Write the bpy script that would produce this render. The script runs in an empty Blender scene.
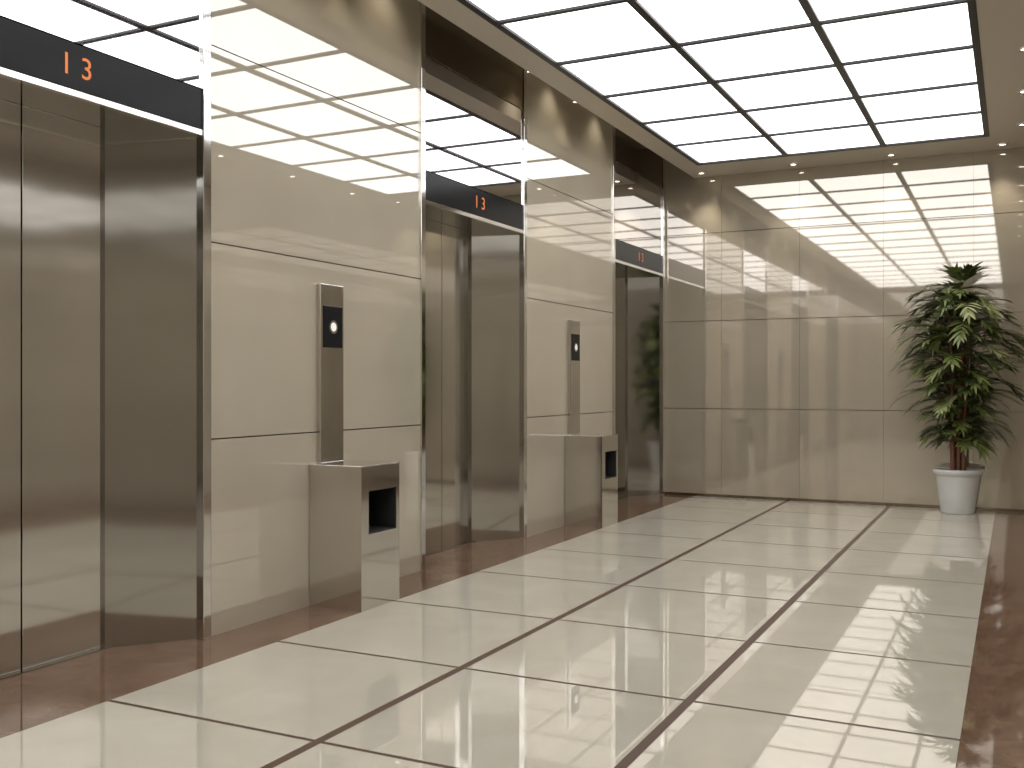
import bpy, math, random
from mathutils import Vector, Matrix
random.seed(7)
S=bpy.context.scene
try:
    S.view_settings.view_transform='Standard'; S.view_settings.look='None'
except Exception: pass

# ------------------------------------------------------------ materials
def mat(name,col,rough=.5,metal=0,ior=1.5,emis=None,es=0,noise=None,aniso=0,bump=None,coat=0):
    m=bpy.data.materials.new(name); m.use_nodes=True
    nt=m.node_tree; b=nt.nodes['Principled BSDF']
    b.inputs['Base Color'].default_value=(*col,1)
    b.inputs['Roughness'].default_value=rough
    b.inputs['Metallic'].default_value=metal
    b.inputs['IOR'].default_value=ior
    if coat: b.inputs['Coat Weight'].default_value=coat
    if emis:
        b.inputs['Emission Color'].default_value=(*emis,1)
        b.inputs['Emission Strength'].default_value=es
    if noise:
        col2,scale,detail,dist=noise[:4]
        tc=nt.nodes.new('ShaderNodeNewGeometry')
        mp=nt.nodes.new('ShaderNodeMapping')
        mp.inputs['Scale'].default_value=noise[4] if len(noise)>4 else (1,1,1)
        n=nt.nodes.new('ShaderNodeTexNoise'); n.inputs['Scale'].default_value=scale
        n.inputs['Detail'].default_value=detail; n.inputs['Distortion'].default_value=dist
        r=nt.nodes.new('ShaderNodeValToRGB')
        r.color_ramp.elements[0].position=.35; r.color_ramp.elements[1].position=.68
        r.color_ramp.elements[0].color=(*col,1); r.color_ramp.elements[1].color=(*col2,1)
        nt.links.new(tc.outputs['Position'],mp.inputs['Vector'])
        nt.links.new(mp.outputs['Vector'],n.inputs['Vector'])
        nt.links.new(n.outputs['Fac'],r.inputs['Fac'])
        nt.links.new(r.outputs['Color'],b.inputs['Base Color'])
        if bump:
            bp=nt.nodes.new('ShaderNodeBump'); bp.inputs['Strength'].default_value=bump
            bp.inputs['Distance'].default_value=.002
            nt.links.new(n.outputs['Fac'],bp.inputs['Height'])
            nt.links.new(bp.outputs['Normal'],b.inputs['Normal'])
    return m
M_wall=mat('beige_glass_panel',(.46,.41,.32),.018,metal=.15,ior=2.8,noise=((.50,.45,.355),1.3,2,.4))
M_wallf=mat('beige_glass_panel_far',(.46,.405,.315),.03,metal=.34,ior=2.8,noise=((.51,.45,.355),1.3,2,.4))
M_gap=mat('joint_dark',(.13,.10,.075),.6)
M_ceil=mat('cream_ceiling_paint',(.52,.465,.38),.35)
M_tile=mat('cream_floor_tile',(.545,.505,.42),.015,metal=.12,ior=2.5,noise=((.585,.545,.46),2.5,5,1.2))
M_brown=mat('brown_marble',(.13,.075,.048),.04,ior=1.8,noise=((.19,.115,.078),7,7,1.2))
M_grout=mat('brown_grout_strip',(.085,.05,.033),.4,ior=1.3)
M_steel=mat('brushed_stainless_steel',(.66,.64,.61),.09,1)
M_door=mat('door_stainless_steel',(.61,.59,.56),.08,1)
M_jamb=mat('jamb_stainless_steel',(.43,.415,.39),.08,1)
M_pol=mat('polished_steel',(.76,.75,.73),.08,1)
M_mirror=mat('tinted_mirror_glass',(.74,.73,.75),.02,1)
M_bronze=mat('dark_bronze_metal',(.27,.23,.175),.12,1)
M_black=mat('black_glass',(.014,.014,.015),.15,ior=1.2)
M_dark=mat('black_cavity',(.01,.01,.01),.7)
M_light=mat('luminous_ceiling_diffuser',(.9,.9,.9),.5,emis=(.965,.97,.99),es=2.9)
M_bar=mat('black_frame_metal',(.010,.010,.010),.4)
M_digit=mat('orange_led',(.5,.12,.02),.5,emis=(.55,.17,.04),es=.6)
M_lamp=mat('downlight_lens',(1,1,1),.5,emis=(1,.93,.8),es=8)
M_btn=mat('button_lit',(.8,.8,.75),.3,emis=(1,.95,.85),es=.25)
M_pot=mat('white_ceramic_pot',(.60,.60,.58),.2,noise=((.66,.66,.64),4,2,0))
M_soil=mat('potting_soil',(.04,.025,.015),.9,noise=((.08,.05,.03),40,4,0),bump=.6)
M_cane=mat('reddish_cane',(.24,.07,.04),.6,noise=((.14,.10,.05),14,3,0,(1,1,3)))
M_leaf=[mat('palm_leaf_a',(.026,.044,.010),.4,noise=((.07,.095,.022),8,3,0)),
        mat('palm_leaf_b',(.095,.12,.026),.4,noise=((.17,.20,.06),8,3,0)),
        mat('palm_leaf_c',(.22,.25,.09),.45,noise=((.34,.36,.16),8,3,0))]

# ------------------------------------------------------------ mesh helpers
class MB:
    def __init__(s): s.v=[];s.f=[];s.m=[];s.mats=[]
    def mi(s,m):
        if m not in s.mats: s.mats.append(m)
        return s.mats.index(m)
    def box(s,x0,x1,y0,y1,z0,z1,m):
        b=len(s.v)
        s.v+=[(x0,y0,z0),(x1,y0,z0),(x1,y1,z0),(x0,y1,z0),(x0,y0,z1),(x1,y0,z1),(x1,y1,z1),(x0,y1,z1)]
        for f in [(0,3,2,1),(4,5,6,7),(0,1,5,4),(1,2,6,5),(2,3,7,6),(3,0,4,7)]:
            s.f.append([b+i for i in f]); s.m.append(s.mi(m))
    def prism(s,pts,z0,z1,m):
        b=len(s.v);n=len(pts)
        s.v+=[(x,y,z0) for x,y in pts]+[(x,y,z1) for x,y in pts]
        for i in range(n):
            j=(i+1)%n; s.f.append([b+i,b+j,b+n+j,b+n+i]); s.m.append(s.mi(m))
        s.f.append([b+n+i for i in range(n)]); s.m.append(s.mi(m))
        s.f.append([b+n-1-i for i in range(n)]); s.m.append(s.mi(m))
    def quad(s,pts,m):
        b=len(s.v); s.v+=pts; s.f.append(list(range(b,b+len(pts)))); s.m.append(s.mi(m))
    def lathe(s,prof,cx,cy,m,n=40):
        b=len(s.v)
        for r,z in prof:
            for i in range(n):
                a=2*math.pi*i/n; s.v.append((cx+r*math.cos(a),cy+r*math.sin(a),z))
        for k in range(len(prof)-1):
            for i in range(n):
                j=(i+1)%n
                s.f.append([b+k*n+i,b+k*n+j,b+(k+1)*n+j,b+(k+1)*n+i]); s.m.append(s.mi(m))
    def tube(s,pts,rads,m,n=7):
        b=len(s.v)
        for k,p in enumerate(pts):
            p=Vector(p)
            d=(Vector(pts[min(k+1,len(pts)-1)])-Vector(pts[max(k-1,0)])).normalized()
            a=d.orthogonal().normalized(); c=d.cross(a)
            for i in range(n):
                t=2*math.pi*i/n; s.v.append(tuple(p+(a*math.cos(t)+c*math.sin(t))*rads[k]))
        for k in range(len(pts)-1):
            for i in range(n):
                j=(i+1)%n
                s.f.append([b+k*n+i,b+k*n+j,b+(k+1)*n+j,b+(k+1)*n+i]); s.m.append(s.mi(m))
    def obj(s,name,parent=None,bevel=0,smooth=False):
        me=bpy.data.meshes.new(name); me.from_pydata([tuple(v) for v in s.v],[],s.f); 
        for m in s.mats: me.materials.append(m)
        for p,i in zip(me.polygons,s.m): p.material_index=i; p.use_smooth=smooth
        me.update()
        o=bpy.data.objects.new(name,me); S.collection.objects.link(o)
        if bevel:
            b=o.modifiers.new('Bevel','BEVEL'); b.width=bevel; b.segments=2; b.limit_method='ANGLE'
        if parent: o.parent=parent
        return o
def empty(name):
    e=bpy.data.objects.new(name,None); S.collection.objects.link(e); return e

# ------------------------------------------------------------ dimensions
XL=-3.28; XR=1.10; YF=10.14; YB=-4.0; H=3.28; HS=3.64; P=.90; XS=-2.965
PORT=[1.98+3.31*k for k in (-1,0,1,2)]; PW=1.50

# floor
f=MB()
f.box(-3.95,XR+.2,YB-.2,YF+.2,-.12,-.0015,M_grout)
cols=[-2.95,-2.01,-1.06,-.16]
ys=[YF-.94*k for k in range(0,16)]; ys[-1]=YB
f.box(-3.9,cols[0],YB,YF,-.012,0,M_brown)
f.box(cols[3],XR,YB,YF,-.012,0,M_brown)
for c in range(3):
    x0=cols[c]+(0 if c==0 else .018); x1=cols[c+1]-(0 if c==2 else .018)
    for r in range(len(ys)-1):
        f.box(x0,x1,ys[r+1]+.010,ys[r]-(.03 if r==0 else .010),-.012,0,M_tile)
f.obj('floor')

def panels_y(mb,x,sign,y0,y1,joints):
    g=.003
    zs=[0,P,2*P,3*P,HS]
    yy=[y0]+joints+[y1]
    for i in range(len(yy)-1):
        for k in range(4):
            a=yy[i]+(g*.6 if i>0 else 0); b=yy[i+1]-(g*.6 if i<len(yy)-2 else 0)
            c=zs[k]+(g if k>0 else 0); d=zs[k+1]-(g if k<3 else 0)
            X0,X1=sorted((x,x-sign*.02)); mb.box(X0,X1,a,b,c,d,M_wall)
    X0,X1=sorted((x-sign*.025,x-sign*.62)); mb.box(X0,X1,y0,y1,0,HS,M_gap)
w=MB()
segs=[(YB,PORT[0])]+[(PORT[i]+PW,PORT[i+1]) for i in range(3)]+[(PORT[3]+PW,YF)]
for a,b in segs:
    panels_y(w,XL,1,a,b,[] if b-a<2.2 else [(a+b)/2])
w.obj('wall_left')
w=MB(); panels_y(w,XR,-1,YB,YF,[YF-1.9*k for k in range(7,0,-1)]); w.obj('wall_right')
def panels_x(mb,y,sign,joints,mt):
    g=.003; zs=[0,P,2*P,3*P,HS]; xx=[XL]+joints+[XR]
    for i in range(len(xx)-1):
        for k in range(4):
            a=xx[i]+(g*.35 if i>0 else 0); b=xx[i+1]-(g*.35 if i<len(xx)-2 else 0)
            c=zs[k]+(g if k>0 else 0); d=zs[k+1]-(g if k<3 else 0)
            Y0,Y1=sorted((y,y-sign*.02)); mb.box(a,b,Y0,Y1,c,d,mt)
    Y0,Y1=sorted((y-sign*.025,y-sign*.2)); mb.box(-3.9,XR+.2,Y0,Y1,0,HS,M_gap)
w=MB(); panels_x(w,YF,-1,[-2.68,-1.90,-1.12,-.34,.44],M_wallf); w.obj('wall_far')
w=MB(); panels_x(w,YB,1,[-2.2,-1.12,-.04],M_wall); w.obj('wall_back')
b=MB(); b.box(XL,XR,YF-.012,YF,0,.025,M_bronze); b.obj('baseboard_far')

# ceiling: dropped slab with opening for the light panel, raised slot along the lift wall
LX0,LX1,LY1=-2.765,-.195,9.56
cell=(LX1-LX0)/3; NR=int((LY1-YB-.3)/cell); LY0=LY1-cell*NR
c=MB()
c.box(XS,LX0,YB,YF,H,HS,M_ceil)
c.box(LX1,XR,YB,YF,H,H+.12,M_ceil)
c.box(LX0,LX1,LY1,YF,H,H+.12,M_ceil)
c.box(LX0,LX1,YB,LY0,H,H+.12,M_ceil)
c.box(-3.9,XR+.2,YB-.2,YF+.2,HS,HS+.12,M_ceil)
c.obj('ceiling')
e=empty('luminous_ceiling_panel')
d=MB(); d.box(LX0,LX1,LY0,LY1,H+.012,H+.05,M_light); d.obj('diffuser',e)
d=MB(); t=.024
for i in range(4):
    x=LX0+cell*i; hw=.045 if i in(0,3) else t
    d.box(max(x-hw,LX0),min(x+hw,LX1),LY0,LY1,H-.004,H+.02,M_bar)
for i in range(NR+1):
    y=LY0+cell*i; hw=.045 if i in(0,NR) else .018
    d.box(LX0,LX1,max(y-hw,LY0),min(y+hw,LY1),H-.003,H+.019,M_bar)
d.obj('grid_frame',e)

def downlight(x,y,h,en,wall_dir,cone=75):
    e=empty('recessed_downlight')
    m=MB(); m.lathe([(.028,h-.001),(.032,h-.008),(.045,h-.008),(.05,h-.001)],x,y,M_pol,24)
    m.obj('trim_ring',e,smooth=True)
    m=MB(); m.lathe([(.0005,h-.002),(.03,h-.002)],x,y,M_lamp,24); m.obj('lens',e)
    l=bpy.data.lights.new('spot','SPOT'); l.energy=en; l.spot_size=math.radians(cone); l.spot_blend=.8
    l.color=(1,.90,.74); l.shadow_soft_size=.03
    o=bpy.data.objects.new('lamp',l); S.collection.objects.link(o); o.parent=e
    o.location=(x,y,h-.03); dx,dy=wall_dir
    o.rotation_euler=Vector((dx*.25,dy*.25,-1)).to_track_quat('-Z','Y').to_euler()
for x in (-2.83,-1.92,-1.03,-.1): downlight(x,9.93,H,24,(0,.4))
for y in (3.9,4.87,7.21,8.18,.6,1.55): downlight(-3.10,y,HS,8,(-.3,0),100)
for y in (9.25,8.21,7.17,6.13,5.1,4.1): downlight(.06,y,H,10,(0,0))

# ------------------------------------------------------------ elevators
def elevator(y0):
    y1=y0+PW; c=(y0+y1)/2; e=empty('elevator')
    XD=-3.55; HZ=2.27
    m=MB()
    m.box(XL-.05,XL+.012,y0,y0+.05,0,HS-.001,M_pol); m.box(XL-.05,XL+.012,y1-.05,y1,0,HS-.001,M_pol)
    m.obj('frame_strips',e,.003)
    m=MB()
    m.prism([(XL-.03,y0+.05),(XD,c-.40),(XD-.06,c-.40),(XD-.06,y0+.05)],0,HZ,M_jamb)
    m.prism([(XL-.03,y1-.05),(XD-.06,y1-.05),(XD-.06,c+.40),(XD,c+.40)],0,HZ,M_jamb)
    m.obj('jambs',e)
    m=MB()
    m.box(XD-.05,XD-.015,c-.45,c-.003,.006,HZ,M_door); m.box(XD-.05,XD-.015,c+.003,c+.45,.006,HZ,M_door)
    m.obj('sliding_doors',e,.002)
    m=MB(); m.box(XD-.3,XD-.07,y0,y1,0,HS-.001,M_dark); m.box(XD-.07,XL-.05,y0,y0+.03,0,HS-.001,M_dark); m.box(XD-.07,XL-.05,y1-.03,y1,0,HS-.001,M_dark); m.obj('shaft_wall',e)
    m=MB(); m.box(XD-.06,XD+.02,c-.45,c+.45,0,.006,M_jamb); m.obj('door_sill',e)
    m=MB()
    m.box(XD-.06,XL-.02,y0+.05,y1-.05,HZ,HZ+.05,M_jamb)
    m.box(XL-.02,XL+.006,y0+.05,y1-.05,HZ,HZ+.028,M_steel)
    m.obj('header_lip',e,.002)
    m=MB(); m.box(XL-.03,XL+.002,y0+.05,y1-.05,HZ+.03,2.48,M_black); m.obj('indicator_panel',e,.002)
    m=MB(); m.box(XL-.03,XL-.002,y0+.05,y1-.05,2.486,3.19,M_mirror); m.obj('transom_mirror',e)
    m=MB(); m.box(XL-.03,XL+.004,y0+.05,y1-.05,3.195,HS-.001,M_bronze)
    m.obj('head_trim',e,.002)
    for ch,yy in (('1',2.705-1.98+y0),('3',2.80-1.98+y0)):
        t=bpy.data.curves.new('digit','FONT'); t.body=ch; t.size=.12; t.align_x='CENTER'; t.extrude=.0008
        t.materials.append(M_digit)
        o=bpy.data.objects.new('digit_'+ch,t); S.collection.objects.link(o); o.parent=e
        o.matrix_local=Matrix(((0,0,1,XL+.0035),(1,0,0,yy),(0,1,0,2.352),(0,0,0,1)))
for y in PORT: elevator(y)

# ------------------------------------------------------------ hall call pylon with litter bin
def pylon(y0):
    e=empty('elevator_call_station')
    bx0,bx1,by0,by1,h=XL+.002,-2.95,y0,y0+.35,.73
    m=MB()
    n0,n1,z0,z1=by0+.065,by1-.03,.385,.605; dp=.2
    m.box(bx0+.001,bx1-dp,by0,by1,.0,h,M_steel)
    m.box(bx1-dp,bx1,by0,by1,0,z0,M_steel); m.box(bx1-dp,bx1,by0,by1,z1,h,M_steel)
    m.box(bx1-dp,bx1,by0,n0,z0,z1,M_steel); m.box(bx1-dp,bx1,n1,by1,z0,z1,M_steel)
    m.obj('bin_body',e)
    m=MB()
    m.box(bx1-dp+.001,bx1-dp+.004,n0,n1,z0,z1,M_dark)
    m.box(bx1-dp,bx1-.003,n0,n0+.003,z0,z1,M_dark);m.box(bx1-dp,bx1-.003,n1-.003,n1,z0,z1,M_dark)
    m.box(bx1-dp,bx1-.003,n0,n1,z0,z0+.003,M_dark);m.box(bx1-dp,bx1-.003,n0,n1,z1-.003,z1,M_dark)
    m.box(bx1-.15,bx1-.14,n0,n1,z0+.09,z0+.093,M_bronze)
    m.obj('bin_opening',e)
    m=MB(); m.box(bx0,bx1+.004,by0-.004,by1+.004,h,h+.006,M_pol); m.obj('bin_top',e,.002)
    m=MB(); m.box(bx0,XL+.028,y0+.065,y0+.265,h+.006,1.68,M_steel); m.obj('call_panel',e,.003)
    m=MB(); m.box(XL+.026,XL+.032,y0+.085,y0+.25,1.345,1.565,M_black); m.obj('button_plate',e,.002)
    yc=y0+.167
    m=MB()
    def disc(r0,r1,z,mt,x):
        n=28
        for i in range(n):
            a,b=2*math.pi*i/n,2*math.pi*(i+1)/n
            m.quad([(x,yc+r0*math.cos(a),z+r0*math.sin(a)),(x,yc+r1*math.cos(a),z+r1*math.sin(a)),
                    (x,yc+r1*math.cos(b),z+r1*math.sin(b)),(x,yc+r0*math.cos(b),z+r0*math.sin(b))],mt)
    disc(0.0005,.024,1.455,M_btn,XL+.0345); disc(.024,.036,1.455,M_pol,XL+.034)
    m.obj('call_button',e)
pylon(4.20); pylon(7.51)

# ------------------------------------------------------------ palm
e=empty('potted_palm'); cx,cy=-.46,9.82
m=MB(); m.lathe([(.0005,.0),(.135,.0),(.14,.01),(.185,.33),(.188,.345),(.205,.35),(.208,.385),(.20,.395),(.185,.39),(.178,.34),(.0005,.335)],cx,cy,M_pot,48)
m.obj('pot',e,smooth=True)
m=MB(); m.lathe([(.0005,.352),(.18,.345)],cx,cy,M_soil,32); m.obj('soil',e)
YMAX=YF-.03
def cl(v):
    v=Vector(v)
    if v.y>cy+.1: v.y=cy+.1+(YMAX-cy-.1)*math.tanh((v.y-cy-.1)/(YMAX-cy-.1))
    return tuple(v)
canes=MB(); lf=MB(); stems=[]
for i in range(9):
    a=2*math.pi*i/8+random.uniform(-.3,.3); r=random.uniform(.03,.09)
    top=random.uniform(1.3,1.98) if i else 2.04
    lean=random.uniform(.05,.14) if i else 0; pts=[];rad=[]
    for k in range(9):
        t=k/8; pts.append(cl((cx+math.cos(a)*(r+lean*t*t),cy+math.sin(a)*(r+lean*t*t)*.7,.34+(top-.34)*t)))
        rad.append(.019-.009*t)
    canes.tube(pts,rad,M_cane,8); stems.append((pts,top))
def leaflet(base,d,up,L,W,mt,droop):
    d=d.normalized(); side=d.cross(up).normalized(); n=4
    L0=[];R0=[]
    for k in range(n+1):
        t=k/n; p=base+d*(L*t)+Vector((0,0,-droop*L*t*t)); w=W*math.sin(math.pi*min(1,.08+.92*t)**.75)*.5
        if k==n: w=0.0005
        L0.append(cl(p-side*w+up*w*.25)); R0.append(cl(p+side*w+up*w*.25))
    for k in range(n): lf.quad([L0[k],R0[k],R0[k+1],L0[k+1]],mt)
def frond(p0,az,L,rise,droop):
    p0=Vector(p0); pts=[];n=11
    for k in range(n+1):
        t=k/n
        out=L*(t-.12*t*t)
        pts.append(p0+Vector((math.cos(az)*out,math.sin(az)*out*.8,rise*L*t-droop*L*t*t)))
    pts2=[Vector(cl(p)) for p in pts]
    canes.tube([tuple(p) for p in pts2],[.005-.0035*k/n for k in range(n+1)],M_leaf[1],5)
    bm=random.random()
    for k in range(2,n+1):
        p=pts[k]; tan=(pts[k]-pts[k-1]).normalized(); sd=tan.cross(Vector((0,0,1))).normalized()
        up=sd.cross(tan).normalized(); t=k/n
        ln=(.155*math.sin(math.pi*(.2+.62*t))+.035)*random.uniform(.85,1.15)*(.7+L*.5)
        mt=M_leaf[0 if bm<.32 else (1 if bm<.8 else 2)] if random.random()<.7 else random.choice(M_leaf)
        for s in (-1,1):
            d=(sd*s*(1.0-.45*t)+tan*(.7+.5*t)+up*.12+Vector((random.uniform(-.15,.15),random.uniform(-.15,.15),random.uniform(-.12,.12))))
            leaflet(p,d,up,ln,.029,mt,random.uniform(.0,.25))
    leaflet(pts[-1],pts[-1]-pts[-2],Vector((0.01,0,1)),.12,.03,M_leaf[1],.3)
prof=[(.62,.36),(.8,.50),(1.0,.54),(1.3,.62),(1.6,.68),(1.8,.60),(1.95,.42),(2.1,.24)]
def rad_at(z):
    for (a,ra),(b,rb) in zip(prof,prof[1:]):
        if a<=z<=b: return ra+(rb-ra)*(z-a)/(b-a)
    return prof[-1][1] if z>prof[-1][0] else prof[0][1]
NF=175
for i in range(NF):
    z=.60+(2.02-.60)*((i+random.random())/NF)
    az=i*2.39996+random.uniform(-.3,.3)
    cand=[s for s in stems if s[1]>=z-.05] or [stems[0]]
    pts,top=random.choice(cand)
    t=min(1,max(0,(z-.34)/(top-.34)))*8; k=min(7,int(t)); fr=t-k
    p=Vector(pts[k]).lerp(Vector(pts[k+1]),fr)
    R=rad_at(z)*random.uniform(.45,.95)
    frond(p,az,R,random.uniform(.3,.6),random.uniform(.3,.65))
for i in range(6): frond(stems[0][0][-1],i*1.05,.17,1.2,.5)
canes.obj('canes',e,smooth=True); lf.obj('fronds',e)

# ------------------------------------------------------------ world + camera
wd=bpy.data.worlds.new('World'); S.world=wd; wd.use_nodes=True
wd.node_tree.nodes['Background'].inputs[0].default_value=(.9,.85,.75,1)
wd.node_tree.nodes['Background'].inputs[1].default_value=.05
cam=bpy.data.cameras.new('camera'); co=bpy.data.objects.new('camera',cam); S.collection.objects.link(co)
co.location=(0,0,1.152); co.rotation_euler=(math.pi/2,0,math.radians(26.57))
cam.sensor_width=36; cam.lens=36*1006/1024; cam.clip_start=.02
S.camera=co
